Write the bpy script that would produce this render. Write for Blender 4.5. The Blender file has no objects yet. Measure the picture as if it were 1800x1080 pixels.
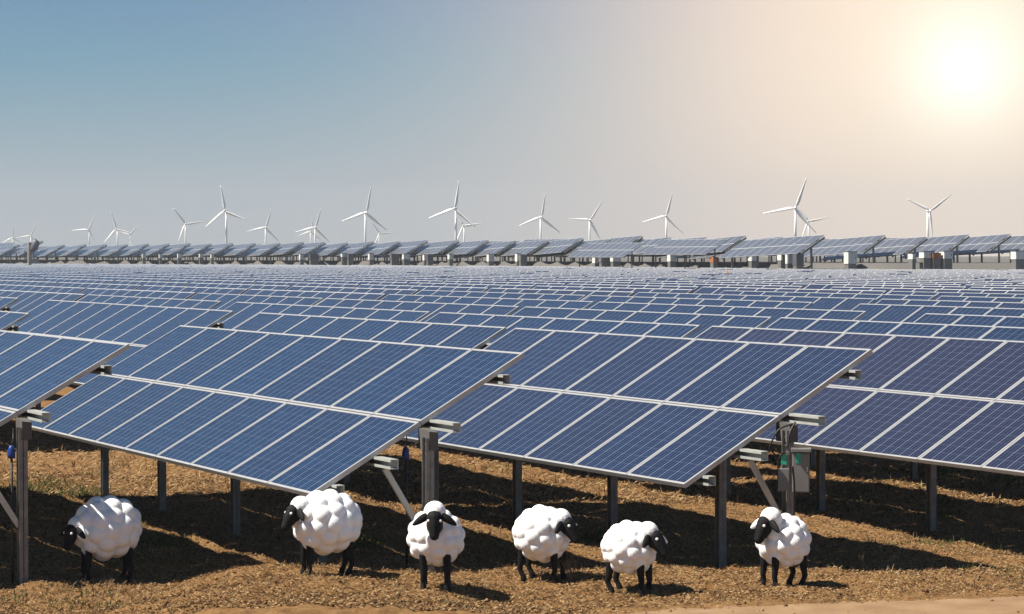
import bpy, bmesh, math, random
import numpy as np
from mathutils import Vector, Matrix, noise as mnoise
random.seed(7); rng = np.random.default_rng(7)
S = bpy.context.scene
# ------------------------------------------------------------------ camera
CZ = 2.97; FP = 3900.0; PITCH = 0.02319
cd = bpy.data.cameras.new('camera'); cam = bpy.data.objects.new('camera', cd)
S.collection.objects.link(cam); S.camera = cam
cam.location = (0, 0, CZ); cam.rotation_euler = (math.pi/2 - PITCH, 0, 0)
cd.sensor_width = 36; cd.lens = 36*FP/1800; cd.clip_start = .1; cd.clip_end = 20000
S.render.resolution_x, S.render.resolution_y = 1024, 614
# ------------------------------------------------------------------ light
SV = Vector((-.71, -.10, 1.0)).normalized()          # towards the sun
el = math.asin(SV.z); az = math.atan2(SV.x, SV.y)
ld = bpy.data.lights.new('sun', 'SUN'); ld.energy = 4.6; ld.angle = math.radians(.5); ld.color = (1, .93, .82)
sun = bpy.data.objects.new('sun', ld); S.collection.objects.link(sun)
sun.rotation_euler = SV.to_track_quat('Z', 'Y').to_euler(); sun.location = (-20, 0, 40)
S.view_settings.view_transform = 'Standard'; S.view_settings.look = 'None'
S.view_settings.exposure = 1.0; S.view_settings.gamma = 1
S.cycles.max_bounces = 6; S.cycles.diffuse_bounces = 1; S.cycles.volume_bounces = 0
W = bpy.data.worlds.new('World'); S.world = W; W.use_nodes = True
nt = W.node_tree; nt.nodes.clear()
def N(nt, t, **kw):
    n = nt.nodes.new(t)
    for k, v in kw.items(): setattr(n, k, v)
    return n
def math_(nt, op, a, b=None, c=None, clamp=False):
    n = N(nt, 'ShaderNodeMath', operation=op); n.use_clamp = clamp
    for i, v in enumerate((a, b, c)):
        if v is None: continue
        if isinstance(v, (int, float)): n.inputs[i].default_value = v
        else: nt.links.new(v, n.inputs[i])
    return n.outputs[0]
def mixc(nt, f, a, b, mode='MIX'):
    n = N(nt, 'ShaderNodeMix', data_type='RGBA', blend_type=mode)
    for i, v in ((0, f), (6, a), (7, b)):
        if isinstance(v, (int, float)): n.inputs[i].default_value = v
        elif isinstance(v, tuple): n.inputs[i].default_value = (*v, 1) if len(v) == 3 else v
        else: nt.links.new(v, n.inputs[i])
    return n.outputs[2]
def ramp(nt, fac, stops, interp='LINEAR'):
    n = N(nt, 'ShaderNodeValToRGB'); n.color_ramp.interpolation = interp
    e = n.color_ramp.elements
    while len(e) < len(stops): e.new(.5)
    for i, (p, c) in enumerate(stops):
        e[i].position = p; e[i].color = (*c, 1) if len(c) == 3 else c
    nt.links.new(fac, n.inputs[0]); return n.outputs[0]
tc = N(nt, 'ShaderNodeTexCoord'); sep = N(nt, 'ShaderNodeSeparateXYZ'); nt.links.new(tc.outputs['Generated'], sep.inputs[0])
sky = N(nt, 'ShaderNodeTexSky', sky_type='NISHITA'); sky.sun_disc = False
sky.sun_elevation = el; sky.sun_rotation = az; sky.air_density = 1.2; sky.dust_density = 2
hi = mixc(nt, 1.0, sky.outputs[0], (.007, .007, .007), 'MULTIPLY')
low = ramp(nt, math_(nt, 'MULTIPLY', sep.outputs[2], 2.0), [
    (0.0, (.285, .335, .37)), (.03, (.27, .33, .375)), (.10, (.18, .29, .36)), (.17, (.10, .245, .345)),
    (.23, (.080, .200, .335)), (.40, (.065, .17, .33)), (.95, (.05, .13, .30))])
f_hi = math_(nt, 'MULTIPLY', math_(nt, 'SUBTRACT', sep.outputs[2], .5), 3.0, clamp=True)
col = mixc(nt, f_hi, low, hi)
# the hazy glare low on the right
G = Vector(((1695-900)/FP, 1, (449.5-125)/FP)).normalized()
dt = N(nt, 'ShaderNodeVectorMath', operation='DOT_PRODUCT'); nt.links.new(tc.outputs['Generated'], dt.inputs[0]); dt.inputs[1].default_value = G
th = math_(nt, 'ARCCOSINE', math_(nt, 'MINIMUM', dt.outputs['Value'], .9999999))
def gauss(w, p=2.0): return math_(nt, 'EXPONENT', math_(nt, 'MULTIPLY', math_(nt, 'POWER', math_(nt, 'DIVIDE', th, w), p), -1.0))
col = mixc(nt, math_(nt, 'MULTIPLY', gauss(.175, 2.0), .97), col, (.86, .645, .50))
col = mixc(nt, math_(nt, 'MULTIPLY', gauss(.078, 1.6), .96), col, (.84, .72, .55))
col = mixc(nt, gauss(.025, 1.7), col, (1.15, 1.05, .9))
bg = N(nt, 'ShaderNodeBackground'); nt.links.new(col, bg.inputs[0]); bg.inputs[1].default_value = .68
wo = N(nt, 'ShaderNodeOutputWorld'); nt.links.new(bg.outputs[0], wo.inputs[0])

# ------------------------------------------------------------------ terrain
AYAW = -1.0752
D1 = np.array([math.cos(AYAW), math.sin(AYAW)]); EV = np.array([-math.sin(AYAW), math.cos(AYAW)])
TILT = .511; MW, MH = 1.0, 1.2; CT, ST = math.cos(TILT), math.sin(TILT)
HM = 1.51
def ss(a, b, x):
    t = np.clip((x-a)/(b-a), 0, 1); return t*t*(3-2*t)
def ridge_y(u): return np.maximum(278-112*np.clip(900+3900*u, -400, 2200)/1500, 163)
def H(X, Y, berm=1):
    X = np.asarray(X, float); Y = np.asarray(Y, float)
    E = EV[0]*X + EV[1]*Y
    z = .07*(1-ss(5.5, 8.5, E)) - .08*ss(12, 16, E)
    z = z + berm*.25*(1-ss(18.9, 20.6, Y))*ss(-3.4, -2.0, X)
    yb = ridge_y(X/np.maximum(Y, 1))
    z = z + 2.5*ss(yb-6, yb-2.5, Y)
    return z
def vnoise(X, Y, seed=0):
    xi = np.floor(X).astype(np.int64); yi = np.floor(Y).astype(np.int64); fx = X-xi; fy = Y-yi
    def h(a, b):
        n = (a*374761393 + b*668265263 + seed*974634777) & 0xffffffff
        n = ((n ^ (n >> 13))*1274126177) & 0xffffffff
        return ((n ^ (n >> 16)) & 0xffff)/65535.0
    fx = fx*fx*(3-2*fx); fy = fy*fy*(3-2*fy)
    return (h(xi, yi)*(1-fx)+h(xi+1, yi)*fx)*(1-fy)+(h(xi, yi+1)*(1-fx)+h(xi+1, yi+1)*fx)*fy
def trackd(X, Y):   # >0 inside the dirt track
    return -2.*(1-ss(-.4, .7, X)) + (16.87 + .25*(np.clip(X, -9, 9)-.43)) - Y
def fine(X, Y):
    X = np.asarray(X, float); Y = np.asarray(Y, float)
    r = (vnoise(X*1.3, Y*1.3, 1)-.5)*.07 + (vnoise(X*4, Y*4, 2)-.5)*.05 + (vnoise(X*11, Y*11, 3)-.5)*.032 + (vnoise(X*25, Y*25, 4)-.5)*.018
    return r*(1-.85*ss(-.1, .25, trackd(X, Y)))*(1-ss(60, 120, Y))
def gz(x, y): return float(H(x, y)+fine(x, y))
def ray(px, py):
    v = (540-py)/FP; c, s = math.cos(PITCH), math.sin(PITCH)
    d = np.array([(px-900)/FP, c+v*s, v*c-s]); return d/d[1]
def at(px, py, Y):
    d = ray(px, py)*Y; return Vector((d[0], d[1], d[2]+CZ))
def onground(px, py):
    d = ray(px, py); Y = 20.
    for _ in range(60):
        z = gz(d[0]*Y, Y); Y = .5*Y + .5*(z-CZ)/d[2]
    return Vector((d[0]*Y, Y, gz(d[0]*Y, Y)))

# ------------------------------------------------------------------ materials
def mat(name, base, rough=.6, metal=0., var=.0, scale=8., bump=0., bscale=60., spec=.5, coord='Object'):
    m = bpy.data.materials.new(name); m.use_nodes = True; nt = m.node_tree; b = nt.nodes['Principled BSDF']
    b.inputs['Roughness'].default_value = rough; b.inputs['Metallic'].default_value = metal
    b.inputs['Specular IOR Level'].default_value = spec
    b.inputs['Base Color'].default_value = (*base, 1)
    t = N(nt, 'ShaderNodeTexCoord')
    if var:
        n = N(nt, 'ShaderNodeTexNoise'); n.inputs['Scale'].default_value = scale; n.inputs['Detail'].default_value = 5
        nt.links.new(t.outputs[coord], n.inputs[0])
        c = ramp(nt, n.outputs[0], [(.3, tuple(x*(1-var) for x in base)), (.7, tuple(min(1, x*(1+var)) for x in base))])
        nt.links.new(c, b.inputs['Base Color'])
    if bump:
        n = N(nt, 'ShaderNodeTexNoise'); n.inputs['Scale'].default_value = bscale; n.inputs['Detail'].default_value = 4
        nt.links.new(t.outputs[coord], n.inputs[0])
        bp = N(nt, 'ShaderNodeBump'); bp.inputs['Strength'].default_value = bump; bp.inputs['Distance'].default_value = .02
        nt.links.new(n.outputs[0], bp.inputs['Height']); nt.links.new(bp.outputs[0], b.inputs['Normal'])
    return m
M = {}
M['alu'] = mat('aluminium_frame', (.44, .44, .44), .38, .35, .08, 6)
M['galv'] = mat('galvanised_steel', (.20, .195, .185), .5, .35, .22, 14, .1, 90)
M['galv_light'] = mat('bright_galvanised_steel', (.46, .475, .45), .42, .3, .12, 9)
M['under'] = mat('module_backsheet', (.09, .085, .08), .8)
M['black_rubber'] = mat('black_cable_rubber', (.012, .012, .013), .5)
M['blue_plastic'] = mat('blue_plastic', (.01, .04, .22), .4)
M['box'] = mat('grey_enclosure_paint', (.17, .165, .155), .5, 0, .1, 5)
M['sticker'] = mat('green_sticker', (.02, .38, .24), .5, 0, .3, 90)
M['cabinet'] = mat('white_cabinet_paint', (.78, .76, .70), .5, 0, .06, 1)
M['cabinet_dark'] = mat('dark_cabinet_paint', (.10, .11, .13), .5, 0, .15, 1)
M['rust'] = mat('rusty_orange_paint', (.42, .13, .03), .6, 0, .2, 3)
M['orange'] = mat('orange_plastic', (.8, .25, .03), .5)
M['turbine'] = mat('white_turbine_paint', (.82, .82, .80), .4, 0, .03, .2)
M['wool'] = mat('white_wool', (.95, .95, .94), .95, 0, 0, 8, .22, 120, .1)
M['black_coat'] = mat('black_sheep_skin', (.006, .006, .007), .75, 0, 0, 8, 0, 60, .2)
M['eye'] = mat('white_eye', (.9, .9, .9), .3)
M['brown_post'] = mat('weathered_pole', (.30, .25, .20), .8, 0, .2, 3)

def sun_glass(name, frames, haze_grey=0., tint=0.):
    m = bpy.data.materials.new(name); m.use_nodes = True; nt = m.node_tree; b = nt.nodes['Principled BSDF']
    uv = N(nt, 'ShaderNodeUVMap'); sp = N(nt, 'ShaderNodeSeparateXYZ'); nt.links.new(uv.outputs[0], sp.inputs[0])
    U, V = sp.outputs[0], sp.outputs[1]
    def lines(x, n, w):    # 1 near every k/n
        fr = math_(nt, 'FRACT', math_(nt, 'ADD', math_(nt, 'MULTIPLY', x, n), .5))
        return math_(nt, 'LESS_THAN', math_(nt, 'ABSOLUTE', math_(nt, 'SUBTRACT', fr, .5)), w*n)
    geo = N(nt, 'ShaderNodeTexCoord'); oi = N(nt, 'ShaderNodeObjectInfo')
    vo = N(nt, 'ShaderNodeTexVoronoi'); vo.inputs['Scale'].default_value = 22; nt.links.new(geo.outputs['Object'], vo.inputs[0])
    ce = N(nt, 'ShaderNodeVectorMath', operation='FLOOR'); mu = N(nt, 'ShaderNodeVectorMath', operation='MULTIPLY')
    nt.links.new(uv.outputs[0], mu.inputs[0]); mu.inputs[1].default_value = (6, 8, 1); nt.links.new(mu.outputs[0], ce.inputs[0])
    wn = N(nt, 'ShaderNodeTexWhiteNoise'); nt.links.new(ce.outputs[0], wn.inputs[0])
    c = mixc(nt, vo.outputs['Color'], (.0065, .019, .052), (.012, .031, .077))
    c = mixc(nt, math_(nt, 'MULTIPLY', wn.outputs[0], .5), c, (.0055, .012, .033))
    c = mixc(nt, math_(nt, 'MULTIPLY', oi.outputs['Random'], .35), c, (.010, .012, .026))
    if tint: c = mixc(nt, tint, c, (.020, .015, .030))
    if not frames:
        bus = lines(U, 18, .0022); c = mixc(nt, math_(nt, 'MULTIPLY', bus, .42), c, (.20, .23, .3))
        g = math_(nt, 'MAXIMUM', lines(U, 6, .0042), math_(nt, 'MULTIPLY', lines(V, 8, .0028), .2))
        c = mixc(nt, math_(nt, 'MULTIPLY', g, .6), c, (.28, .32, .4))
        nt.links.new(c, b.inputs['Base Color'])
    else:
        g = math_(nt, 'MAXIMUM', lines(U, 1, .022), lines(V, 1, .026))
        if haze_grey: c = mixc(nt, haze_grey, c, (.150, .157, .170))  # greying of distance haze mixed into the cell colour
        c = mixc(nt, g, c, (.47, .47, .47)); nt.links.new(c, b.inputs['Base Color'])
    # a film of dust: roughness varies
    nz = N(nt, 'ShaderNodeTexNoise'); nz.inputs['Scale'].default_value = 1.7; nz.inputs['Detail'].default_value = 6
    nt.links.new(geo.outputs['Object'], nz.inputs[0])
    rg = math_(nt, 'ADD', math_(nt, 'MULTIPLY', nz.outputs[0], .25), .10)
    nt.links.new(rg, b.inputs['Roughness']); b.inputs['Specular IOR Level'].default_value = .42
    return m
M['glass'] = sun_glass('solar_cells_glass', False)
M['glass_glare'] = sun_glass('glare_tinted_solar_cells_glass', False, 0, .55); M['glass_half_glare'] = sun_glass('half_glare_solar_cells_glass', False, 0, .28)  # warm glare over the right-hand tables, put into the cell colour
M['panel'] = sun_glass('solar_cells_with_frames', True, .10, .25)
M['hazed'] = sun_glass('haze_greyed_solar_cells', True, .6)  # far tables: haze painted in as paler, greyer cells

# ground
def ground_mat(name, track):
    m = bpy.data.materials.new(name); m.use_nodes = True; nt = m.node_tree; b = nt.nodes['Principled BSDF']
    b.inputs['Roughness'].default_value = .95; b.inputs['Specular IOR Level'].default_value = .1
    t = N(nt, 'ShaderNodeTexCoord').outputs['Object']
    def nz(s, d=6, r=.6):
        n = N(nt, 'ShaderNodeTexNoise'); n.inputs['Scale'].default_value = s; n.inputs['Detail'].default_value = d
        n.inputs['Roughness'].default_value = r; nt.links.new(t, n.inputs[0]); return n.outputs[0]
    if track:
        c = ramp(nt, nz(3, 8, .65), [(.3, (0.2033, 0.1234, 0.06762)), (.6, (0.2772, 0.1806, 0.1029)), (.8, (0.3203, 0.2227, 0.1411))])
    else:
        c = ramp(nt, nz(26, 8, .75), [(.30, (0.05236, 0.02528, 0.009408)), (.46, (0.1663, 0.0891, 0.0341)), (.58, (0.2587, 0.1475, 0.06174)), (.75, (0.3388, 0.2227, 0.1117))])
        c2 = ramp(nt, nz(5, 5), [(.35, (0.1232, 0.0602, 0.0247)), (.65, (0.2587, 0.1535, 0.06762))])
        c = mixc(nt, .5, c, c2)
        g = ramp(nt, nz(.9, 6, .7), [(.60, (0, 0, 0)), (.72, (1, 1, 1))])
        c = mixc(nt, math_(nt, 'MULTIPLY', g, .35), c, (0.09856, 0.0903, 0.02646))
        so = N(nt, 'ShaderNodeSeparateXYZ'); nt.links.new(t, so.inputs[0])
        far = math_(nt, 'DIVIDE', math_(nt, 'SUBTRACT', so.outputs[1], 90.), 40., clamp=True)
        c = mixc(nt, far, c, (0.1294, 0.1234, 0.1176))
    nt.links.new(c, b.inputs['Base Color'])
    bp = N(nt, 'ShaderNodeBump'); bp.inputs['Strength'].default_value = .35 if track else .9; bp.inputs['Distance'].default_value = .012
    nt.links.new(nz(45, 6, .8), bp.inputs['Height']); nt.links.new(bp.outputs[0], b.inputs['Normal'])
    return m
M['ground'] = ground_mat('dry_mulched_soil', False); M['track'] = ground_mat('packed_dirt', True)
def island_mat(name, stops, rough=.8):
    m = bpy.data.materials.new(name); m.use_nodes = True; nt = m.node_tree; b = nt.nodes['Principled BSDF']
    b.inputs['Roughness'].default_value = rough; b.inputs['Specular IOR Level'].default_value = .15
    g = N(nt, 'ShaderNodeNewGeometry'); nt.links.new(ramp(nt, g.outputs['Random Per Island'], stops), b.inputs['Base Color'])
    return m
M['straw'] = island_mat('dry_straw', [(0, (.045, .026, .012)), (.28, (.09, .048, .02)), (.38, (.26, .15, .062)), (.75, (.36, .23, .11)), (1, (.46, .34, .19))])
M['clod'] = island_mat('soil_clods', [(0, (0.08008, 0.04214, 0.01764)), (.6, (0.1848, 0.1053, 0.04704)), (1, (0.271, 0.1746, 0.0882))], .95)
M['green'] = island_mat('green_blades', [(0, (0.0308, 0.05418, 0.01058)), (.6, (0.0616, 0.0903, 0.01764)), (1, (0.1478, 0.1445, 0.04704))])
M['stalk'] = island_mat('dry_stalks', [(0, (0.1848, 0.1204, 0.0588)), (1, (0.3573, 0.2528, 0.1411))])

# ------------------------------------------------------------------ mesh helpers
C = S.collection
class MB:
    def __init__(s): s.v = []; s.f = []; s.m = []; s.uv = {}; s.ms = []
    def mi(s, m):
        if m not in s.ms: s.ms.append(m)
        return s.ms.index(m)
    def quad(s, pts, m, uv=None):
        b = len(s.v); s.v += [tuple(p) for p in pts]; s.f.append(tuple(range(b, b+len(pts)))); s.m.append(s.mi(m))
        if uv: s.uv[len(s.f)-1] = uv
    def hexa(s, p, m):      # p: 8 pts, bottom ring 0-3, top ring 4-7 (ccw from above)
        b = len(s.v); s.v += [tuple(q) for q in p]; k = s.mi(m)
        for f in ((3, 2, 1, 0), (4, 5, 6, 7), (0, 1, 5, 4), (1, 2, 6, 5), (2, 3, 7, 6), (3, 0, 4, 7)):
            s.f.append(tuple(b+i for i in f)); s.m.append(k)
    def box(s, c, d, m, R=None):
        x, y, z = [q/2 for q in d]; c = Vector(c)
        p = [Vector(q) for q in ((-x, -y, -z), (x, -y, -z), (x, y, -z), (-x, y, -z), (-x, -y, z), (x, -y, z), (x, y, z), (-x, y, z))]
        s.hexa([c+(R @ q if R else q) for q in p], m)
    def bar(s, a, b, w, h, m, up=Vector((0, 0, 1))):
        a, b = Vector(a), Vector(b); z = (b-a).normalized(); x = up.cross(z)
        x = x.normalized() if x.length > 1e-4 else Vector((1, 0, 0)); y = z.cross(x)
        q = [(-w/2, -h/2), (w/2, -h/2), (w/2, h/2), (-w/2, h/2)]
        s.hexa([a+x*i+y*j for i, j in q]+[b+x*i+y*j for i, j in q], m)
    def tube(s, pts, r, m, n=8, cap=True):
        k = s.mi(m); pts = [Vector(p) for p in pts]; rs = r if isinstance(r, (list, tuple)) else [r]*len(pts); b = len(s.v); ref = None
        for i, p in enumerate(pts):
            d = (pts[min(i+1, len(pts)-1)]-pts[max(i-1, 0)]).normalized()
            if ref is None: ref = Vector((0, 0, 1)) if abs(d.z) < .9 else Vector((1, 0, 0))
            x = ref.cross(d).normalized(); y = d.cross(x); ref = y.copy() if abs(y.dot(d)) < .5 else ref
            ref = y
            ref = d.cross(x)
            for j in range(n):
                t = 2*math.pi*j/n; s.v.append(tuple(p+(x*math.cos(t)+y*math.sin(t))*rs[i]))
        for i in range(len(pts)-1):
            for j in range(n):
                j2 = (j+1) % n; s.f.append((b+i*n+j, b+i*n+j2, b+(i+1)*n+j2, b+(i+1)*n+j)); s.m.append(k)
        if cap:
            s.f.append(tuple(b+j for j in reversed(range(n)))); s.m.append(k)
            e = b+(len(pts)-1)*n; s.f.append(tuple(e+j for j in range(n))); s.m.append(k)
    def mesh(s, name, smooth=False):
        me = bpy.data.meshes.new(name); me.from_pydata(s.v, [], s.f)
        for m in s.ms: me.materials.append(M[m])
        me.polygons.foreach_set('material_index', s.m)
        if s.uv:
            ul = me.uv_layers.new(name='UVMap')
            for fi, uv in s.uv.items():
                for li, q in zip(me.polygons[fi].loop_indices, uv): ul.data[li].uv = q
        if smooth: me.polygons.foreach_set('use_smooth', [True]*len(me.polygons))
        me.update(); return me
def link(name, me, parent=None, loc=(0, 0, 0), rot=(0, 0, 0), scale=(1, 1, 1)):
    o = bpy.data.objects.new(name, me); C.objects.link(o); o.parent = parent
    o.location = loc; o.rotation_euler = rot; o.scale = scale; return o
def tag(o, label=None, cat=None, group=None, kind=None):
    if label: o['label'] = label
    if cat: o['category'] = cat
    if group: o['group'] = group
    if kind: o['kind'] = kind
    return o
def bevel(o, w=.004, seg=2):
    m = o.modifiers.new('bevel', 'BEVEL'); m.width = w; m.segments = seg; m.limit_method = 'ANGLE'; return o

# ------------------------------------------------------------------ ground sheet
def axis(lo, dlo, dhi, hi, step, g):
    mid = list(np.arange(dlo, dhi+1e-6, step)); a = []; x = dlo; s = step
    while x > lo: s *= g; x -= s; a.append(x)
    b = []; x = dhi; s = step
    while x < hi: s *= g; x += s; b.append(x)
    return np.array(a[::-1]+mid+b)
xs = axis(-1500, -6.2, 6.2, 1500, .036, 1.06)
y1 = list(axis(-400, 16.2, 25.0, 25.0, .036, 1.1)); 
x = y1[-1]; s = .036
while x < 1700:
    s = min(s*1.03, max(.036, x*.012)) if x < 330 else s*1.15
    x += s; y1.append(x)
ys = np.array(y1)
X, Y = np.meshgrid(xs, ys); Z = H(X, Y)+fine(X, Y)
nx, ny = len(xs), len(ys)
co = np.stack([X, Y, Z], -1).reshape(-1, 3).astype(np.float32)
i = np.arange(nx*ny).reshape(ny, nx); fa = np.stack([i[:-1, :-1], i[:-1, 1:], i[1:, 1:], i[1:, :-1]], -1).reshape(-1, 4)
def fastmesh(name, co, faces, m, smooth=False):
    me = bpy.data.meshes.new(name); k = faces.shape[1]
    me.vertices.add(len(co)); me.vertices.foreach_set('co', np.asarray(co, np.float32).ravel())
    me.loops.add(faces.size); me.loops.foreach_set('vertex_index', faces.ravel().astype(np.int32))
    me.polygons.add(len(faces)); me.polygons.foreach_set('loop_start', np.arange(0, faces.size, k, dtype=np.int32))
    me.materials.append(M[m]); me.update(calc_edges=True); me.validate()
    if smooth: me.polygons.foreach_set('use_smooth', [True]*len(me.polygons))
    return me
tag(link('ground', fastmesh('ground', co, fa, 'ground', True)), kind='structure')
# dirt track: a worn sheet a little above the soil
tx = np.arange(.2, 9, .06); tw = np.linspace(0, 1, 50)
TX, TW = np.meshgrid(tx, tw); edge = 16.87+.25*(TX-.43) - .03 - .18*vnoise(TX*1.5, TX*0, 9)
TY = edge - TW*3.2; TZ = H(TX, TY)+fine(TX, TY)+.016*np.minimum(1, TW*8+.2)-.003
i = np.arange(TX.size).reshape(TX.shape); tf = np.stack([i[:-1, :-1], i[1:, :-1], i[1:, 1:], i[:-1, 1:]], -1).reshape(-1, 4)
tag(link('dirt_track', fastmesh('dirt_track', np.stack([TX, TY, TZ], -1).reshape(-1, 3), tf, 'track', True)), kind='structure')

# straw litter, clods, green blades
def blades(name, n, m, xr, yr, L, wd, flat, dens=None, label=None):
    x = rng.uniform(*xr, n); y = yr[0]+(yr[1]-yr[0])*rng.random(n)**1.4
    keep = np.ones(n, bool) if dens is None else dens(x, y, rng.random(n)); x, y = x[keep], y[keep]; n = len(x)
    keep = (np.abs(x) < .25*y+.6); x, y = x[keep], y[keep]; n = len(x)
    z = H(x, y)+fine(x, y); a = rng.uniform(0, 2*math.pi, n); l = rng.uniform(*L, n); e = np.abs(rng.normal(0, flat, n))
    if flat > .8: e = rng.uniform(.7, 1.5, n)
    w = rng.uniform(.6, 1.2, n)*wd
    d = np.stack([np.cos(a)*np.cos(e), np.sin(a)*np.cos(e), np.sin(e)], -1)*l[:, None]
    sd = np.stack([-np.sin(a), np.cos(a), rng.uniform(-.5, .5, n)], -1)*w[:, None]
    p = np.stack([x, y, z+(.004 if flat < .8 else -.005)], -1)
    b = np.stack([p-sd, p+sd, p+d*.6+sd*.8+np.array([0, 0, .006]), p+d], 1).reshape(-1, 3)
    i = np.arange(n)*4; f = np.stack([i, i+1, i+2, i+3], -1)
    return tag(link(name, fastmesh(name, b, f, m)), label, kind='stuff')
tag(blades('dry_straw', 260000, 'straw', (-7, 7), (16.7, 30), (.010, .045), .0018, .35, lambda x, y, r: trackd(x, y) < -.05+.3*r**4), 'dry straw and mulch littering the brown soil', 'straw')
tag(blades('far_straw', 60000, 'straw', (-9, 9), (27, 48), (.05, .14), .006, .4), 'dry straw covering the soil farther back under the tables', 'straw')
tag(blades('dry_grass', 26000, 'stalk', (-7, 7), (17.0, 30), (.03, .10), .0022, 1., lambda x, y, r: (vnoise(x*1.1, y*1.6, 21)+.3*vnoise(x*5, y*5, 5) > .80) & (trackd(x, y) < -.3)), 'short dry grass standing up from the mulched soil', 'grass')
gp = [onground(*q) for q in ((285, 950), (60, 862), (150, 870), (1650, 905), (1040, 950), (1630, 830), (1790, 850), (640, 960), (1660, 885))]
gr_ = [.30, .55, .4, .25, .3, .6, .5, .25, .25]
def gd(x, y, r):
    k = np.zeros(len(x), bool)
    for p, q in zip(gp, gr_): k |= (np.hypot(x-p.x, (y-p.y)*.6) < q*(.3+.9*r))
    nz = vnoise(x*.9, y*.7, 33)+.35*vnoise(x*4, y*4, 34)
    return k | ((nz > 1.02) & (r < .12) & (trackd(x, y) < -.4))
tag(blades('green_grass', 420000, 'green', (-7, 9), (18, 32), (.03, .09), .0042, 1., gd), 'small patches of green grass sprouting from the dry soil', 'grass')
def clods(n):
    V = []; F = []
    base = [Vector(q) for q in ((1, 0, 0), (-1, 0, 0), (0, 1, 0), (0, -1, 0), (0, 0, 1), (0, 0, -1))]
    ft = ((0, 2, 4), (2, 1, 4), (1, 3, 4), (3, 0, 4), (2, 0, 5), (1, 2, 5), (3, 1, 5), (0, 3, 5))
    for _ in range(n):
        y = 16.7+11*random.random()**1.8; x = random.uniform(-.25, .25)*y
        if float(trackd(x, y)) > 0 and random.random() < .8: continue
        r = .006+.022*random.random()**6; c = Vector((x, y, gz(x, y)+r*.3)); R = Matrix.Rotation(random.random()*6, 3, 'Z')
        b = len(V)
        for q in base: V.append(tuple(c+R @ (q*r*random.uniform(.6, 1.2))))
        F += [tuple(b+k for k in f) for f in ft]
    return fastmesh('dirt_clods', np.array(V), np.array(F), 'clod')
tag(link('dirt_clods', clods(7000)), 'loose clods of earth scattered over the dry soil', 'soil', kind='stuff')

# ------------------------------------------------------------------ solar tables
def P(x, s, d=0.):     # local point: x along the row (0 = near right end), s up the slope, d below the glass
    return Vector((x, s*CT+d*ST, HM+s*ST-d*CT))
def module_mesh(gl='glass'):
    b = MB(); f = .026; w, h = MW-.012, MH-.012
    pl = lambda x, s, d: Vector((x, s*CT+d*ST, s*ST-d*CT))
    b.quad([pl(-w+f, -h/2+f, .004), pl(-f, -h/2+f, .004), pl(-f, h/2-f, .004), pl(-w+f, h/2-f, .004)], gl, [(0, 0), (1, 0), (1, 1), (0, 1)])
    b.quad([pl(-w+f, h/2-f, .010), pl(-f, h/2-f, .010), pl(-f, -h/2+f, .010), pl(-w+f, -h/2+f, .010)], 'under')
    m = b.mesh('solar_module'); fr = MB()
    def rect(x0, x1, s0, s1): fr.hexa([pl(x0, s0, .042), pl(x1, s0, .042), pl(x1, s1, .042), pl(x0, s1, .042), pl(x0, s0, 0), pl(x1, s0, 0), pl(x1, s1, 0), pl(x0, s1, 0)], 'alu')
    rect(-w, -w+f, -h/2, h/2); rect(-f, 0, -h/2, h/2); rect(-w+f, -f, -h/2, -h/2+f); rect(-w+f, -f, h/2-f, h/2)
    return m, fr.mesh('module_frame')
MOD, FRM = module_mesh(); MODS = {'d': module_mesh('glass_glare')[0], 7: module_mesh('glass_half_glare')[0]}
PUR = (-.98, -.52, .10, .88)
CH = {}
def channel_x(L, out, big=True):     # C-channel along local x, from -L-.04 to +out
    k = ('c', L, out)
    if k in CH: return CH[k]
    b = MB(); h, w, t = .085, .07, .007
    x0, x1 = -L-.04, out; xc, xl = (x0+x1)/2, x1-x0
    b.box((xc, w/2, 0), (xl, t, h-2*t), 'galv_light'); b.box((xc, 0, h/2-t/2), (xl, w+t, t), 'galv_light'); b.box((xc, 0, -h/2+t/2), (xl, w+t, t), 'galv_light')
    b.box((xc, -w/2, h/2-t-.008), (xl, t, .016), 'galv_light'); b.box((xc, -w/2, -h/2+t+.008), (xl, t, .016), 'galv_light')
    CH[k] = b.mesh('purlin'); return CH[k]
def post_mesh(h):
    b = MB(); w, d, t = .05, .08, .007
    b.box((0, 0, h/2-.3), (d, t, h+.6), 'galv'); b.box((-d/2+t/2, -.0, h/2-.3), (t, w*1.6, h+.598), 'galv'); b.box((d/2-t/2, 0, h/2-.3), (t, w*1.6, h+.598), 'galv')
    for z in (h-.06, h-.14):
        for x in (-.03, .03): b.tube([(x, -.014, z), (x, -.004, z)], .011, 'galv_light', 6)
    return b.mesh('post')
POST = post_mesh(HM-.13)
def rafter_mesh():
    b = MB(); b.bar(P(0, -.85, .172), P(0, 1.0, .172), .05, .085, 'galv'); return b.mesh('rafter')
RAFT = rafter_mesh()
def brace_mesh():
    b = MB(); b.bar((0, -.03, .50), P(.0, -.55, .13), .035, .045, 'galv_light'); return b.mesh('brace')
BRACE = brace_mesh()
def head_mesh():
    b = MB(); b.hexa([Vector(q) for q in ((-.17, -.012, HM-.24), (.05, -.012, HM-.24), (.05, .075, HM-.24), (-.17, .075, HM-.24), (-.17, -.012, HM-.055), (.05, -.012, HM-.075), (.05, .075, HM-.085), (-.17, .075, HM-.055))], 'under'); return b.mesh('head_bracket')
HEADB = head_mesh()
ORD = ['zeroth', 'first', 'second', 'third', 'fourth', 'fifth', 'sixth', 'seventh', 'eighth', 'ninth', 'tenth', 'eleventh', 'twelfth', 'thirteenth', 'fourteenth', 'fifteenth', 'sixteenth', 'seventeenth', 'eighteenth', 'nineteenth']
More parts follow.
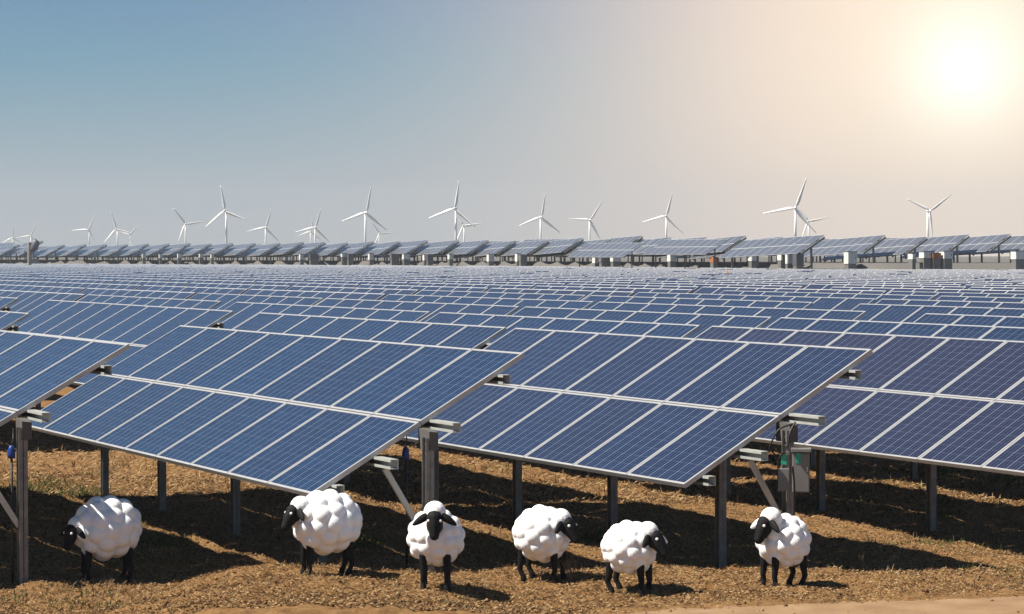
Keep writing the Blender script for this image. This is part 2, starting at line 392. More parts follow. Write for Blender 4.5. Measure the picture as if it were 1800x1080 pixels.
TENS = ['', '', 'twenty', 'thirty', 'forty', 'fifty', 'sixty']
def ordw(n):
    if n < 20: return ORD[n]
    if n % 10 == 0: return TENS[n//10][:-1]+'ieth'
    return TENS[n//10]+'-'+ORD[n % 10]
TREES = {}
POSTS = {7: [.12, -.975, -2.98, -5.04, -7.12], 9: [.16, -2.16, -4.45, -6.76, -8.85], 'd': [.12, -1.0, -3.05, -5.1, -7.1, -8.85]}
def make_table(n, key):
    root = bpy.data.objects.new('solar_table', None); C.objects.link(root); root.empty_display_size = .3
    for i in range(n):
        for s in (.6, -.6):
            o = link('solar_module', MODS.get(key, MOD), root, P(-i*MW-.006, s)); link('module_frame', FRM, o)
    for s in PUR: link('purlin', channel_x(n*MW, .46 if s == .10 else (.34 if s == -.52 else .10)), root, P(0, s, .09))
    k = max(2, round(n*MW/2.3)); 
    for i, x in enumerate(POSTS.get(key) or [.12-(n*MW-.2)*j/k for j in range(k+1)]):
        link('post', POST, root, (x, .0, 0)); link('rafter', RAFT, root, (min(x, -1.05), 0, 0))
        if i == 0:
            link('brace', BRACE, root, (x, 0, 0)); link('head_bracket', HEADB, root, (x, 0, 0))
    return root
def copy_tree(o, parent=None):
    c = o.copy(); C.objects.link(c); c.parent = parent
    for ch in o.children: copy_tree(ch, c)
    return c
def far_mesh(n, pm='panel'):
    b = MB(); L = n*MW
    c = [P(-L, -MH), P(0, -MH), P(0, MH), P(-L, MH)]; u = [(0, 0), (n, 0), (n, 2), (0, 2)]
    b.quad(c, pm, u)
    c2 = [P(-L, -MH, .045), P(0, -MH, .045), P(0, MH, .045), P(-L, MH, .045)]
    b.quad(c2[::-1], 'under')
    for i in range(4): j = (i+1) % 4; b.quad([c2[i], c2[j], c[j], c[i]], 'alu' if i in (0, 2, 3) else 'galv')
    k = max(2, round(L/3.1))
    for i in range(k+1):
        x = .05-(L-.1)*i/k; b.bar((x, 0, -.4), (x, 0, HM-.15), .10, .10, 'galv'); b.bar(P(x, -1.0, .17), P(x, 1.12, .15), .08, .13, 'galv')
    for s in (-.6, .6): b.bar(P(-L, s, .10), P(.15, s, .10), .07, .09, 'galv')
    return b.mesh('solar_table')
FAR = {}
def row_xy(Emid, i):   # point on a row's middle line; i metres from where it crosses X*D1.. origin
    return EV*Emid + D1*i
def inview(x, y, z, m=120):
    yy = y; px = 900+FP*x/yy
    return px
NEAR, MID = [], []
GRP = 'blue solar tables in long parallel rows'
def place(Emid, t0, n, near, label, group=GRP, key=None):
    q = row_xy(Emid, t0); cx, cy = row_xy(Emid, t0-n*.5); z = float(H(cx, cy, 0)) if cy > 35 else float(H(*q, 0))
    if near:
        k = key or n
        if k not in TREES: TREES[k] = make_table(n, k); r = TREES[k]
        else: r = copy_tree(TREES[k])
    else:
        if n not in FAR: FAR[n] = far_mesh(n)
        r = link('solar_table', FAR[n])
    r.location = (q[0], q[1], z); r.rotation_euler = (0, 0, AYAW)
    tag(r, label, 'solar table', group); return r
def tval(x, y): return float(np.dot([x, y], D1))
def eval_(x, y): return float(np.dot([x, y], EV))
def t_at_u(E, u):   # row parameter where the row's middle line has x/y = u
    # EV*E + D1*t : x = EV0 E + D10 t ; y = EV1 E + D11 t ; x = u y
    return (u*EV[1]*E-EV[0]*E)/(D1[0]-u*D1[1])
A0, B0, C0, DD0 = (-4.416, 19.757), (-.810, 19.501), (2.456, 20.284), (4.667, 24.47)
place(eval_(*A0), tval(*A0), 9, True, 'solar table cut off by the left edge of the photo, nearest of all at left')
place(eval_(*B0), tval(*B0), 9, True, 'large blue solar table left of centre, its corner above the second sheep')
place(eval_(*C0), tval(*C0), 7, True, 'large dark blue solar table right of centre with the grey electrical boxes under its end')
place(eval_(*DD0), tval(*DD0)+3, 9, True, 'large glare-tinted solar table running out of the photo at the right edge', key='d')
tabs = []   # (E, t0, n, rowno, pos)
EB, EC, ED, EA = eval_(*B0), eval_(*C0), eval_(*DD0), eval_(*A0)
tb, tcc, td = tval(*B0), tval(*C0), tval(*DD0)
tabs += [(EA, tval(*A0)-9.4-9.3*i, 9, 1, i+2) for i in range(2)]
tabs += [(EB, tb-15.7-9.35*i, 9, 2, i+2) for i in range(6)]
tabs += [(EC, tcc-7.25, 8, 3, 2), (EC, tcc-16.4, 10, 3, 3)]+[(EC, tcc-28.6-9.35*i, 9, 3, i+4) for i in range(9)]
tabs += [(ED, td-6.3, 8, 4, 2), (ED, td-14.7, 9, 4, 3)]+[(ED, td-24.6-9.35*i, 9, 4, i+4) for i in range(12)]
Es = [19.0, 22.5, 26.1]
while Es[-1] < 150: Es.append(Es[-1]+3.45+.12*math.sin(len(Es)*2.1))
for r, E in enumerate(Es):
    t = t_at_u(E, .262)+random.uniform(0, 5); k = 1
    while True:
        n = random.choice((8, 9, 9, 9, 10)); tabs.append((E, t, n, 5+r, k)); k += 1
        t -= n+(.25 if random.random() < .8 else 1.6)
        x, y = row_xy(E, t)
        if x/max(y, 1) < -.27 or y > 420: break
def keep(tb_):
    E, t, n, r, k = tb_
    a, b = row_xy(E, t), row_xy(E, t-n)
    if b[0]/b[1] > .27 or a[0]/a[1] < -.25: return False
    if a[1] > ridge_y(a[0]/a[1])-9 or b[1] > ridge_y(b[0]/b[1])-7: return False
    return True
tabs = [q for q in tabs if keep(q)]+[p for q in tabs if not keep(q) and row_xy(q[0], q[1])[1] > 100 for p in [(q[0], q[1]-3*j, 3, q[3], q[4]) for j in range(3)] if keep(p)]
tabs.sort(key=lambda q: row_xy(q[0], q[1]-q[2]*.5)[1])
print('field tables', len(tabs))
NIND = 255
cnt = {}
for idx, (E, t, n, r, k) in enumerate(sorted(tabs[:NIND], key=lambda q: (q[3], -q[1]))):
    cnt[r] = cnt.get(r, 0)+1
    off = 1 if r <= 4 else 0
    Y = row_xy(E, t-n*.5)[1]
    look = 'blue solar table' if Y < 45 else ('distant solar table' if Y > 110 else 'solar table')
    place(E, t, n, Y < 58, '%s, %s row from the left front, %s in the row' % (look, ordw(r), ordw(cnt[r]+off)))
# ---- the tables up on the rise, seen from their ends
RT = [(33, 429), (74, 423), (112, 430), (150, 429), (186, 429), (223, 429), (260, 428), (296, 428), (333, 427), (370, 428), (408, 427), (448, 427),
      (491, 427), (532, 425), (570, 425), (610, 426), (655, 424), (702, 424), (750, 422), (805, 422), (857, 422), (905, 423), (963, 422), (1024, 418),
      (1075, 420), (1128, 414), (1178, 417), (1240, 417), (1310, 414), (1375, 416), (1447, 413), (1555, 413), (1628, 416), (1702, 412), (1775, 411), (1848, 411)]
ridge = []
for j, (px, py) in enumerate(RT):
    sp = RT[min(j+1, len(RT)-1)][0]-px if j < len(RT)-1 else 70
    ridge.append(px)
NR = []
for j, (px, py) in enumerate(RT):
    Yr = 278-112*(px/1500)**1.0 if px < 1500 else 166+.0*(px-1500)
    Yr = max(Yr, 163)
    if 1440 < px < 1500: Yr = 158
    top = at(px, py, Yr)        # top right corner
    ox, oy = top.x-EV[0]*MH*CT, top.y-EV[1]*MH*CT
    z = top.z-HM-MH*ST
    n = 9 if px > 900 else 7
    if -n not in FAR: FAR[-n] = far_mesh(n, 'hazed')
    r = link('solar_table', FAR[-n], None, (ox, oy, z-.25), (0, 0, 0), (1.12, 1.12, 1.12))
    r.matrix_world = Matrix.Translation((ox, oy, z-.25)) @ Matrix.Rotation(AYAW, 4, 'Z') @ Matrix.Rotation(-.030-.02*random.random(), 4, 'Y') @ Matrix.Scale(1.12, 4)
    NR.append((ox, oy, z))
    tag(r, 'solar table seen end-on up on the far rise, %s from the left' % ordw(j+1), 'solar table', 'solar tables seen end-on along the far rise')
# the rest: far rows past the individuals, and rows behind the rise
b = MB()
def add_simple(E, t, n, z=None):
    q = row_xy(E, t); z = float(H(*row_xy(E, t-n/2))) if z is None else z
    R = Matrix.Rotation(AYAW, 3, 'Z'); o = Vector((q[0], q[1], z))
    c = [P(-n, -MH), P(0, -MH), P(0, MH), P(-n, MH)]; c2 = [P(-n, -MH, .05), P(0, -MH, .05), P(0, MH, .05), P(-n, MH, .05)]
    T = lambda p: o+R @ p
    b.quad([T(p) for p in c], 'hazed', [(0, 0), (n, 0), (n, 2), (0, 2)]); b.quad([T(p) for p in c2[::-1]], 'under')
    for i in range(4): j = (i+1) % 4; b.quad([T(p) for p in (c2[i], c2[j], c[j], c[i])], 'galv')
    for x in (-.3, -n/2, -n+.3): b.bar(T(Vector((x, 0, -.3))), T(Vector((x, 0, HM-.1))), .1, .1, 'galv')
for q in tabs[NIND:]: add_simple(*q[:3])
for j, (ox, oy, z) in enumerate(NR):
    for k in (1, 2):
        q = np.array([ox, oy])-D1*(12*k); add_simple(eval_(*q), tval(*q), 9, z-.22*k)
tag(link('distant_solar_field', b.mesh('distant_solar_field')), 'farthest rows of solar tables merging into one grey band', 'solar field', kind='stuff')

# ------------------------------------------------------------------ wind turbines
def blade_mesh(L):
    b = MB(); k = 10; rings = []
    for i in range(k+1):
        t = i/k; z = L*(.03+.97*t); ch = L*(.06+.075*math.sin(min(1, t/.25)*math.pi/2))*(1-t*.82) if t > .02 else L*.035
        th = ch*(.5-.35*min(1, t*4)); tw = .5*(1-t); x0 = -ch*.3
        pts = [(x0, 0), (x0+ch*.3, th/2), (x0+ch, 0), (x0+ch*.3, -th/2)]
        rings.append([Vector((x*math.cos(tw)-y*math.sin(tw), x*math.sin(tw)+y*math.cos(tw)-.04*L*t*t, z)) for x, y in pts])
    for r in rings: b.v += [tuple(p) for p in r]
    m = b.mi('turbine')
    for i in range(k):
        for j in range(4): j2 = (j+1) % 4; b.f.append((i*4+j, i*4+j2, i*4+4+j2, i*4+4+j)); b.m.append(m)
    b.f.append((0, 3, 2, 1)); b.m.append(m); b.f.append(tuple(k*4+j for j in range(4))); b.m.append(m)
    return b.mesh('blade', True)
BL = blade_mesh(20.)
def turb(px, py, Lp, ang, label, fore=1., yawd=12):
    Y = 20.*FP/Lp*.45; sc = .45          # 12 m blades
    h = at(px, py, Y); gnd = 2.4; hh = h.z-gnd
    r = bpy.data.objects.new('wind_turbine', None); C.objects.link(r); r.location = (h.x, h.y, gnd); r.rotation_euler = (0, 0, math.radians(yawd))
    t = MB(); t.tube([(0, .9, -2), (0, .9, hh*.5), (0, .9, hh-.3)], [.52*(.6+hh/50), .42*(.6+hh/50), .32*(.6+hh/50)], 'turbine', 16); link('tower', t.mesh('tower', True), r)
    t = MB(); t.tube([(0, -.3, hh), (0, .3, hh+.02), (0, 1.4, hh+.05), (0, 1.8, hh)], [.38, .48, .46, .28], 'turbine', 10); link('nacelle', t.mesh('nacelle', True), r)
    t = MB(); t.tube([(0, -1.4, 0), (0, -1.15, 0), (0, -.7, 0), (0, -.25, 0)], [.06, .32, .46, .45], 'turbine', 12); hb = link('hub', t.mesh('hub', True), r, (0, 0, hh))
    for k in range(3):
        link('blade', BL, r, (0, -.75, hh), (0, math.radians(ang+120*k), 0), (sc, sc, sc))
    tag(r, label, 'wind turbine', 'white wind turbines on the horizon')
TL = [(22, 418, 22, 2, 'tiny pale wind turbine at the extreme left edge of the skyline'),
      (54, 415, 24, 22, 'tiny wind turbine second from the left, behind the pole'),
      (156, 404, 29, 27, 'small wind turbine third from the left, standing alone'),
      (205, 403, 33, -17, 'small wind turbine with one blade almost straight up, touching a shorter neighbour'),
      (228, 413, 24, 47, 'shorter turbine just right of another with their blades crossing, left side'),
      (326, 394, 35, -38, 'wind turbine with one blade up left and one pointing right, left of the tall one'),
      (396, 371, 45, -9, 'tall wind turbine in the left quarter, tallest on the left side'),
      (467, 400, 34, 17, 'small wind turbine between the tall left one and the doubled pair'),
      (554, 400, 36, 16, 'nearer turbine of the small doubled pair left of centre'),
      (546, 407, 25, 10, 'turbine half hidden behind another in the small pair left of centre'),
      (643, 374, 47, 10, 'tall wind turbine left of centre with a small one at its foot'),
      (667, 411, 25, 85, 'small wind turbine at the right foot of a tall one'),
      (800, 367, 50, 10, 'tall wind turbine nearest the middle of the skyline'),
      (815, 397, 36, 83, 'lower turbine right behind the tall middle one, a blade pointing right'),
      (951, 382, 43, 9, 'lone medium turbine just right of the middle'),
      (1037, 387, 38, 32, 'lone turbine with one blade level to the left, right of centre'),
      (1171, 380, 43, 15, 'lone medium turbine in the right half before the warm sky'),
      (1398, 366, 57, 20, 'largest wind turbine with the longest blades, right part of the skyline'),
      (1421, 389, 36, 80, 'turbine tangled behind the largest one on the right'),
      (1633, 371, 50, 54, 'rightmost wind turbine below the glowing sun')]
for q in TL: turb(*q, yawd=random.choice((-14, -8, 10, 16)))

# ------------------------------------------------------------------ cabinets on the rise
def cabinet(px, yb, w, h, m, label, depth=.8, Y=None):
    Yr = (max(278-112*(px/1500), 163) if Y is None else Y)-4.
    p = at(px, yb, Yr); gzv = p.z; W_ = w/FP*Yr; Hh = h/FP*Yr
    r = bpy.data.objects.new('inverter_cabinet', None); C.objects.link(r); r.location = (p.x, p.y, gzv); r.rotation_euler = (0, 0, .25)
    b = MB(); b.box((0, 0, Hh/2), (W_, depth, Hh), m); link('body', b.mesh('body'), r)
    b = MB(); b.box((0, 0, Hh+.02), (W_+.06, depth+.06, .04), 'box'); link('roof', b.mesh('roof'), r)
    b = MB(); b.box((0, -depth/2-.012, Hh*.52), (W_*.86, .02, Hh*.84), m); d_ = link('door', b.mesh('door'), r)
    b = MB(); b.box((W_*.3, -depth/2-.035, Hh*.5), (.03, .025, .14), 'galv'); link('handle', b.mesh('handle'), d_)
    gnd = float(H(p.x, p.y))
    b = MB(); b.box((0, 0, (gnd-gzv)/2-.1), (W_*.9, depth*.9, abs(gzv-gnd)+.2), 'box'); link('plinth', b.mesh('plinth'), r)
    tag(r, label, 'cabinet', 'electrical cabinets along the far rise')
CB = [(253, 454, 6, 8, 'cabinet'), (282, 454, 5, 7, 'cabinet'), (315, 454, 6, 8, 'cabinet'), (353, 453, 6, 7, 'cabinet'), (373, 454, 5, 7, 'cabinet'),
      (530, 457, 7, 10, 'cabinet'), (552, 456, 16, 8, 'cabinet_dark'), (605, 452, 10, 6, 'cabinet'), (616, 456, 10, 9, 'cabinet_dark'), (652, 457, 8, 11, 'cabinet'),
      (694, 455, 15, 8, 'box'), (714, 456, 12, 9, 'cabinet'), (747, 458, 6, 10, 'cabinet'), (755, 458, 10, 10, 'cabinet_dark'), (792, 456, 8, 9, 'cabinet'),
      (862, 460, 10, 13, 'cabinet'), (910, 460, 6, 14, 'cabinet'), (919, 459, 12, 11, 'box'), (1048, 463, 10, 16, 'cabinet'), (1064, 461, 20, 13, 'box'), (1082, 460, 15, 13, 'cabinet'),
      (1181, 460, 12, 15, 'cabinet'), (1255, 462, 9, 11, 'rust'), (1324, 459, 13, 19, 'cabinet'), (1375, 458, 12, 15, 'cabinet'), (1388, 464, 16, 20, 'cabinet'), (1403, 467, 14, 22, 'cabinet_dark'),
      (1495, 464, 17, 21, 'cabinet'), (1603, 456, 7, 10, 'cabinet'), (1626, 454, 14, 11, 'cabinet'), (1643, 454, 15, 8, 'rust'), (1663, 455, 17, 13, 'cabinet'), (1790, 456, 20, 14, 'cabinet')]
colw = {'cabinet': 'white', 'cabinet_dark': 'dark', 'box': 'grey', 'rust': 'rusty orange'}
cc = {}
tot = {k: sum(1 for q in CB if q[4] == k) for k in colw}
for q in CB:
    cc[q[4]] = cc.get(q[4], 0)+1
    cabinet(*q, '%s cabinet below the tables on the far rise, %s %s one from left' % (colw[q[4]], ordw(cc[q[4]]), colw[q[4]]))
# pole with dark head at the far left
p = at(52, 462, 230); r = bpy.data.objects.new('equipment_pole', None); C.objects.link(r); r.location = p
b = MB(); b.tube([(0, 0, -2), (0, 0, 2.1)], .22, 'brown_post', 8); link('pole', b.mesh('pole'), r)
b = MB(); b.tube([(.2, -.2, 1.2), (.55, -.25, 1.5), (.7, -.2, 2.1), (.55, -.2, 2.4)], [.2, .42, .42, .2], 'cabinet_dark', 8); link('housing', b.mesh('housing', True), r)
b = MB(); b.box((.5, -.3, .15), (.9, .5, .5), 'cabinet_dark'); link('base_box', b.mesh('base_box'), r)
tag(r, 'pale pole with a dark housing standing among the far tables at left', 'pole')
p = at(1278, 480, 118); b = MB(); b.tube([p+Vector((0, 0, -1.2)), p+Vector((0, 0, .05))], .02, 'galv', 6); b.tube([p+Vector((0, 0, .0)), p+Vector((0, 0, .14))], [.08, .02], 'orange', 10)
tag(link('marker', b.mesh('marker')), 'tiny orange marker sticking up between the distant panels', 'marker')

# ------------------------------------------------------------------ equipment at the third table's end
cR = Matrix.Rotation(AYAW, 3, 'Z'); cO = Vector((C0[0], C0[1], float(H(*C0))))
def tl(o0, x, y, z): return Vector((o0[0], o0[1], float(H(*o0)))) + cR @ Vector((x, y, z))
bp_ = at(1399, 824, 19.85)      # centre of the box
r = bpy.data.objects.new('junction_box', None); C.objects.link(r); r.location = bp_; r.rotation_euler = (0, 0, -.12)
b = MB(); b.box((.045, 0, -.03), (.155, .10, .36), 'box'); o = bevel(link('body', b.mesh('body'), r), .006)
b = MB(); b.box((.045, -.056, -.03), (.142, .012, .345), 'box'); d_ = bevel(link('door', b.mesh('door'), r), .004)
b = MB(); b.box((.02, -.064, .10), (.045, .003, .09), 'sticker'); link('sticker', b.mesh('sticker'), d_)
b = MB(); b.box((.10, -.07, .0), (.014, .02, .05), 'galv'); link('latch', b.mesh('latch'), d_)
b = MB(); b.box((.045, -.02, .17), (.18, .16, .03), 'galv'); bevel(link('hood', b.mesh('hood'), r), .004)
tag(r, 'tall grey electrical box with a green sticker on the post under the third table', 'electrical box')
r = bpy.data.objects.new('isolator_box', None); C.objects.link(r); r.location = bp_+Vector((-.105, .03, -.02)); r.rotation_euler = (0, 0, -.12)
b = MB(); b.box((0, 0, -.08), (.10, .09, .20), 'box'); bevel(link('body', b.mesh('body'), r), .005)
b = MB(); b.box((.03, 0, .09), (.035, .05, .16), 'box'); link('bracket', b.mesh('bracket'), r)
b = MB(); b.box((.0, -.028, .10), (.05, .004, .09), 'sticker'); link('sticker', b.mesh('sticker'), r)
tag(r, 'smaller squat grey box left of the tall electrical box, same post', 'electrical box')
def cable(name, pts, rad, m, label, cat='cable', n=16):
    pts = [Vector(p) for p in pts]; out = []
    for i in range(len(pts)-1):
        p0, p1, p2, p3 = pts[max(i-1, 0)], pts[i], pts[i+1], pts[min(i+2, len(pts)-1)]
        for k in range(n//2): t = k/(n//2); out.append(.5*((2*p1)+(p2-p0)*t+(2*p0-5*p1+4*p2-p3)*t*t+(3*p1-p0-3*p2+p3)*t**3))
    out.append(pts[-1]); b = MB(); b.tube(out, rad, m, 8); return tag(link(name, b.mesh(name, True)), label, cat)
cable('cable', [at(1396, 745, 19.9), at(1370, 755, 19.85), at(1356, 778, 19.85), at(1353, 790, 19.87), at(1362, 800, 19.9), at(1372, 830, 19.9), at(1372, 868, 19.95)], .008, 'black_rubber', 'brown-black cable looping left from the third table\'s post top down to the boxes')
cable('cable', [at(1398, 742, 19.9), at(1388, 762, 19.85), at(1385, 782, 19.83), at(1374, 800, 19.85), at(1368, 812, 19.87), at(1368, 850, 19.9)], .008, 'black_rubber', 'thin dark cable hanging close beside the post above the boxes')
cable('cable', [at(1393, 820, 19.7), at(1396, 850, 19.75), at(1396, 900, 19.8), at(1398, 985, 19.8)], .009, 'black_rubber', 'black cable running down the post from the boxes to the ground')
def hang(px, py0, py1, Y, label):
    a, c = at(px, py0, Y), at(px+2, py1, Y); c.z = gz(c.x, c.y)-.05
    r = bpy.data.objects.new('cable_drop', None); C.objects.link(r); r.location = (a.x, a.y, c.z)
    o = Vector(r.location)
    b = MB(); b.tube([a-o, (a+c)/2-o+Vector((.006, 0, 0)), c-o], .011, 'black_rubber', 8); link('conduit', b.mesh('conduit', True), r)
    b = MB(); b.tube([a-o+Vector((0, 0, -.055)), a-o+Vector((0, 0, -.02)), a-o+Vector((0, 0, .04)), a-o+Vector((0, 0, .06))], [.034, .036, .026, .012], 'blue_plastic', 10); link('cap', b.mesh('cap', True), r)
    b = MB(); b.tube([a-o, a-o+Vector((.01, .03, .12)), a-o+Vector((-.01, .12, .2))], .006, 'black_rubber', 6); link('wire', b.mesh('wire', True), r)
    tag(r, label, 'cable')
hang(713, 797, 1010, 19.75, 'black cable drop with a blue cap hanging left of the middle post')
hang(20, 795, 1045, 19.6, 'black cable drop with a blue cap at the left edge of the photo')

# ------------------------------------------------------------------ sheep
def uvsphere(bm, c, r, seg=16, ring=10, sc=(1, 1, 1), R=None):
    m = Matrix.Translation(Vector(c)) @ (R.to_4x4() if R else Matrix.Identity(4)) @ Matrix.Diagonal((r*sc[0], r*sc[1], r*sc[2], 1))
    bmesh.ops.create_uvsphere(bm, u_segments=seg, v_segments=ring, radius=1, matrix=m)
def cone_chain(bm, pts, rs):
    b = MB(); b.tube(pts, list(rs), 'black_coat', 12)
    vs = [bm.verts.new(v) for v in b.v]
    for f in b.f: bm.faces.new([vs[i] for i in f])
def remeshed(bm, name, m, vox, smooth=2):
    me = bpy.data.meshes.new(name); bm.to_mesh(me); bm.free()
    o = bpy.data.objects.new(name, me); C.objects.link(o)
    md = o.modifiers.new('r', 'REMESH'); md.mode = 'VOXEL'; md.voxel_size = vox; md.use_smooth_shade = True
    s = o.modifiers.new('s', 'SMOOTH'); s.iterations = smooth; s.factor = .5
    dg = bpy.context.evaluated_depsgraph_get(); dg.update(); ev = o.evaluated_get(dg)
    nm = bpy.data.meshes.new_from_object(ev); bpy.data.objects.remove(o); nm.name = name
    nm.materials.clear(); nm.materials.append(M[m]); nm.polygons.foreach_set('use_smooth', [True]*len(nm.polygons)); return nm
def sheep(px, py, Y, face, L, Hh, Wd, head, label, hyaw=0., droop=.9, white_far_ear=0, sc=1., leg=.22):
    PS = (Hh+L)/1.14
    """face: yaw of the body (0 = facing +x, pi = facing left). head: (forward, side, height)."""
    g = at(px, py, Y); g.z = gz(g.x, g.y)
    rt = bpy.data.objects.new('sheep', None)
    cz = leg+Hh/2-.03
    bm = bmesh.new(); uvsphere(bm, (0, 0, cz), 1, sc=(L*.36, Wd*.34, Hh*.36))
    for sx, sy, dz in ((.17, .095, 0), (.17, -.095, 0), (-.17, .095, 0), (-.17, -.095, 0)):
        x = sx*L/.62; kn = .012 if sx > 0 else -.022
        cone_chain(bm, [(x, sy, leg+.09), (x+kn*.3, sy, leg*.95), (x+kn, sy, leg*.55), (x+kn*.2, sy, .06), (x+.012, sy, .03), (x+.016, sy, -.01)], [.036, .030, .024, .022, .026, .027])
    hx, hy, hz = head; hv = Vector(head)
    Ry = Matrix.Rotation(hyaw, 3, 'Z')
    cone_chain(bm, [(L*.2, 0, cz+Hh*.05), (L*.2+(hx-L*.2)*.6, hy*.6, (cz+hz)/2+.03), hv], [.09, .07, .06])
    ax = Ry @ Vector((math.cos(droop), 0, -math.sin(droop)))       # muzzle direction
    def at_(t): return hv+ax*t
    cone_chain(bm, [at_(-.075), at_(-.06), at_(-.02), at_(.05), at_(.11), at_(.15), at_(.165)], [.02, .052, .068, .060, .044, .034, .014])
    me = remeshed(bm, 'sheep_body', 'black_coat', .008)
    rt = link('sheep', me, None, g, (0, 0, face), (sc, sc, sc))
    bm = bmesh.new(); uvsphere(bm, (0, 0, cz), 1, sc=(L*.425, Wd*.425, Hh*.425))
    front = abs(face+math.pi/2) < .01
    pr = .086*PS; hl = (Wd if front else L)/2-pr; hd = (L if front else Wd)/2-pr; hh = Hh/2-pr
    def puff(a, k, d, r):
        q = (hl*k*math.cos(a), d*hd, hh*k*math.sin(a))
        if front: q = (q[1], q[0], q[2])
        uvsphere(bm, (q[0], q[1], q[2]+cz), r*random.uniform(.95, 1.07), 18, 12)
    for k, d, m_, r in ((1, 0, 12, 1), (.86, .5, 10, 1.02), (.86, -.5, 10, 1.02), (.50, .88, 6, 1.05), (.50, -.88, 6, 1.05), (0, 1, 1, 1.1), (0, -1, 1, 1.1)):
        for i in range(m_): puff(2*math.pi*(i+.5*(abs(d) > .3)+.25)/m_, k, d, pr*r)
    back = hv-ax*.03+Vector((0, 0, .025))      # poll wool round the back of the head
    up = Vector((0, 0, 1)); sd = ax.cross(up).normalized(); fr = sd.cross(ax)
    uvsphere(bm, back+Vector((-.06*math.cos(hyaw), -.06*math.sin(hyaw), .0)), .092, 14, 9)
    uvsphere(bm, back+Vector((-.10*math.cos(hyaw), -.10*math.sin(hyaw), -.08)), .095, 14, 9)
    fl = link('fleece', remeshed(bm, 'fleece', 'wool', .0075, 4), rt)
    # ears and eyes
    for s in (-1, 1):
        b = bmesh.new(); uvsphere(b, (0, .070, 0), 1, 14, 10, (.019, .080, .036))
        for v in b.verts:
            t = v.co.y/.145; v.co.z -= .05*t*t; v.co.z *= (1.1-.45*t)
        m_ = bpy.data.meshes.new('ear'); b.to_mesh(m_); b.free()
        m_.materials.append(M['wool' if (white_far_ear == s) else 'black_coat']); m_.polygons.foreach_set('use_smooth', [True]*len(m_.polygons))
        base = hv-ax*.035+sd*(-s)*.045
        e = link('ear', m_, rt); dirv = (sd*(-s)+Vector((0, 0, -.30))).normalized()
        e.location = base; xv = (ax*.2+fr).normalized(); xv = (xv-dirv*xv.dot(dirv)).normalized(); zv = xv.cross(dirv)
        if zv.z < 0: xv = -xv; zv = -zv
        e.rotation_euler = Matrix((xv, dirv, zv)).transposed().to_euler()
        if white_far_ear == s: e['label'] = 'white ear'
        b = bmesh.new(); uvsphere(b, (0, 0, 0), .0125, 12, 8); m_ = bpy.data.meshes.new('eye'); b.to_mesh(m_); b.free()
        m_.materials.append(M['eye']); m_.polygons.foreach_set('use_smooth', [True]*len(m_.polygons))
        link('eye', m_, rt, hv+ax*.018+sd*(-s)*.047+fr*.038)
    tag(rt, label, 'sheep', 'fluffy white sheep with black faces'); return rt
PI = math.pi
sheep(188, 1012, 20.0, PI+.4, .66, .60, .54, (.33, .06, .46), 'white sheep at far left looking down, standing in shade by the left post', hyaw=.5, droop=1.2, leg=.21)
sheep(575, 1008, 18.6, PI+.35, .62, .56, .52, (.31, .06, .54), 'sheep facing left under the near corner of the left centre table', hyaw=.25, droop=1.0, leg=.20)
sheep(766, 1040, 17.85, -PI/2, .50, .48, .48, (.27, 0, .58), 'sheep facing straight at the viewer in front of the middle post', hyaw=0, droop=1.2, leg=.20)
sheep(953, 1012, 18.6, -.4, .52, .49, .48, (.26, -.06, .47), 'sheep facing right beside thin dry stalks, both ears black', hyaw=-.25, droop=.95, leg=.17)
sheep(1106, 1030, 17.85, -.4, .47, .45, .44, (.245, -.05, .45), 'smaller sheep facing right with one white ear', hyaw=-.25, droop=.9, white_far_ear=1, leg=.17)
sheep(1377, 1020, 18.2, PI+.4, .46, .46, .45, (.22, .07, .53), 'sheep at right facing left with one white ear, below the electrical boxes', hyaw=.2, droop=1.1, white_far_ear=-1, leg=.185)

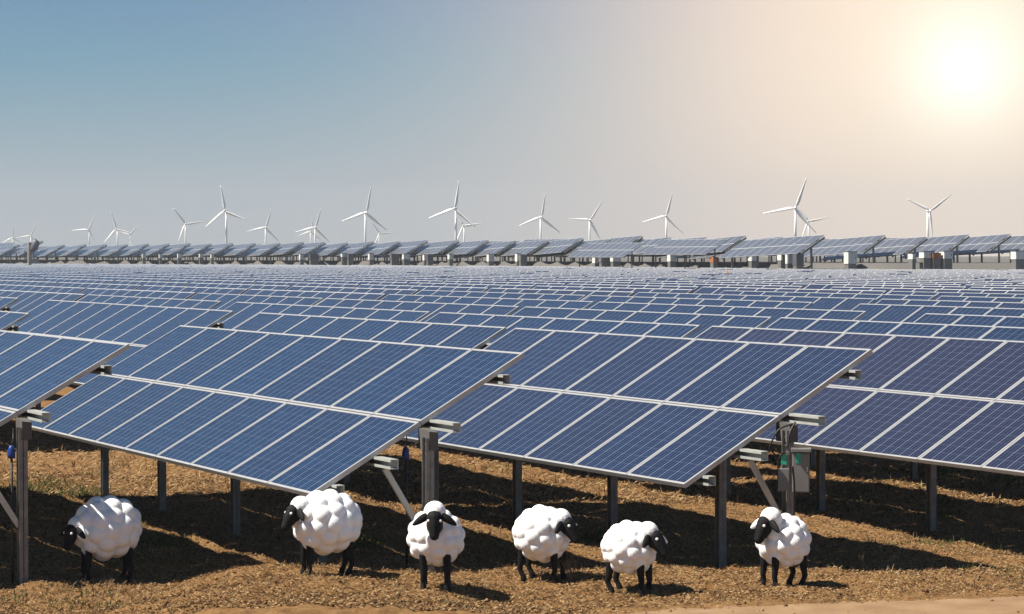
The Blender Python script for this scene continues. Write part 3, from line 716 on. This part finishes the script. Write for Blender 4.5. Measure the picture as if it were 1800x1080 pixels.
# ------------------------------------------------------------------ dry weeds
def weed(px, py, h, n, label):
    g = onground(px, py); b = MB(); rr = random.Random(int(px))
    for i in range(n):
        a = rr.uniform(0, 6.28); l = h*rr.uniform(.6, 1); sp = rr.uniform(.1, .5)
        d = Vector((math.cos(a)*sp, math.sin(a)*sp, 1)).normalized()
        p0 = Vector((0, 0, -.02)); p1 = d*l*.5; p2 = d*l+Vector((math.cos(a)*.1*l, 0, 0))
        b.tube([p0, p1, p2], [.0052, .004, .0022], 'stalk', 5)
        for k in range(4):
            t = rr.uniform(.4, .95); q = d*l*t; dd = Vector((rr.uniform(-1, 1), rr.uniform(-1, 1), rr.uniform(.3, 1))).normalized()
            b.tube([q, q+dd*h*.18], [.002, .0012], 'stalk', 4)
    tag(link('dry_weed', b.mesh('dry_weed'), None, g), label, 'weed', 'dry weeds standing in the soil')
weed(1003, 1022, .26, 5, 'dry branching stalks to the right of the sheep facing right, tallest weed')
weed(950, 1024, .17, 2, 'leaning dry stalk in front of the legs of the sheep by the middle')
weed(895, 1018, .14, 3, 'thin dry stalks left of the sheep standing by dry stalks')
weed(1200, 965, .20, 12, 'bushy dry tuft right of the smaller sheep with a white ear')
weed(1515, 1000, .20, 4, 'dry stalks in the shadow edge right of the rightmost sheep')
weed(1525, 912, .22, 9, 'dry weed between two posts of the right-hand table')
weed(190, 1040, .13, 5, 'short dry stalks in front of the leftmost sheep')

# ------------------------------------------------------------------ air
HZ = True
if HZ:
    b = MB(); b.box((0, 820, 30), (4000, 2560, 70), 'ground'); me = b.mesh('haze'); me.materials.clear()
    m = bpy.data.materials.new('haze_air'); m.use_nodes = True; nt = m.node_tree; nt.nodes.clear()
    v = N(nt, 'ShaderNodeVolumePrincipled'); v.inputs['Color'].default_value = (.72, .74, .77, 1); v.inputs['Density'].default_value = .00042; v.inputs['Anisotropy'].default_value = .0
    o = N(nt, 'ShaderNodeOutputMaterial'); nt.links.new(v.outputs[0], o.inputs['Volume']); me.materials.append(m)
    tag(link('haze', me), kind='stuff')
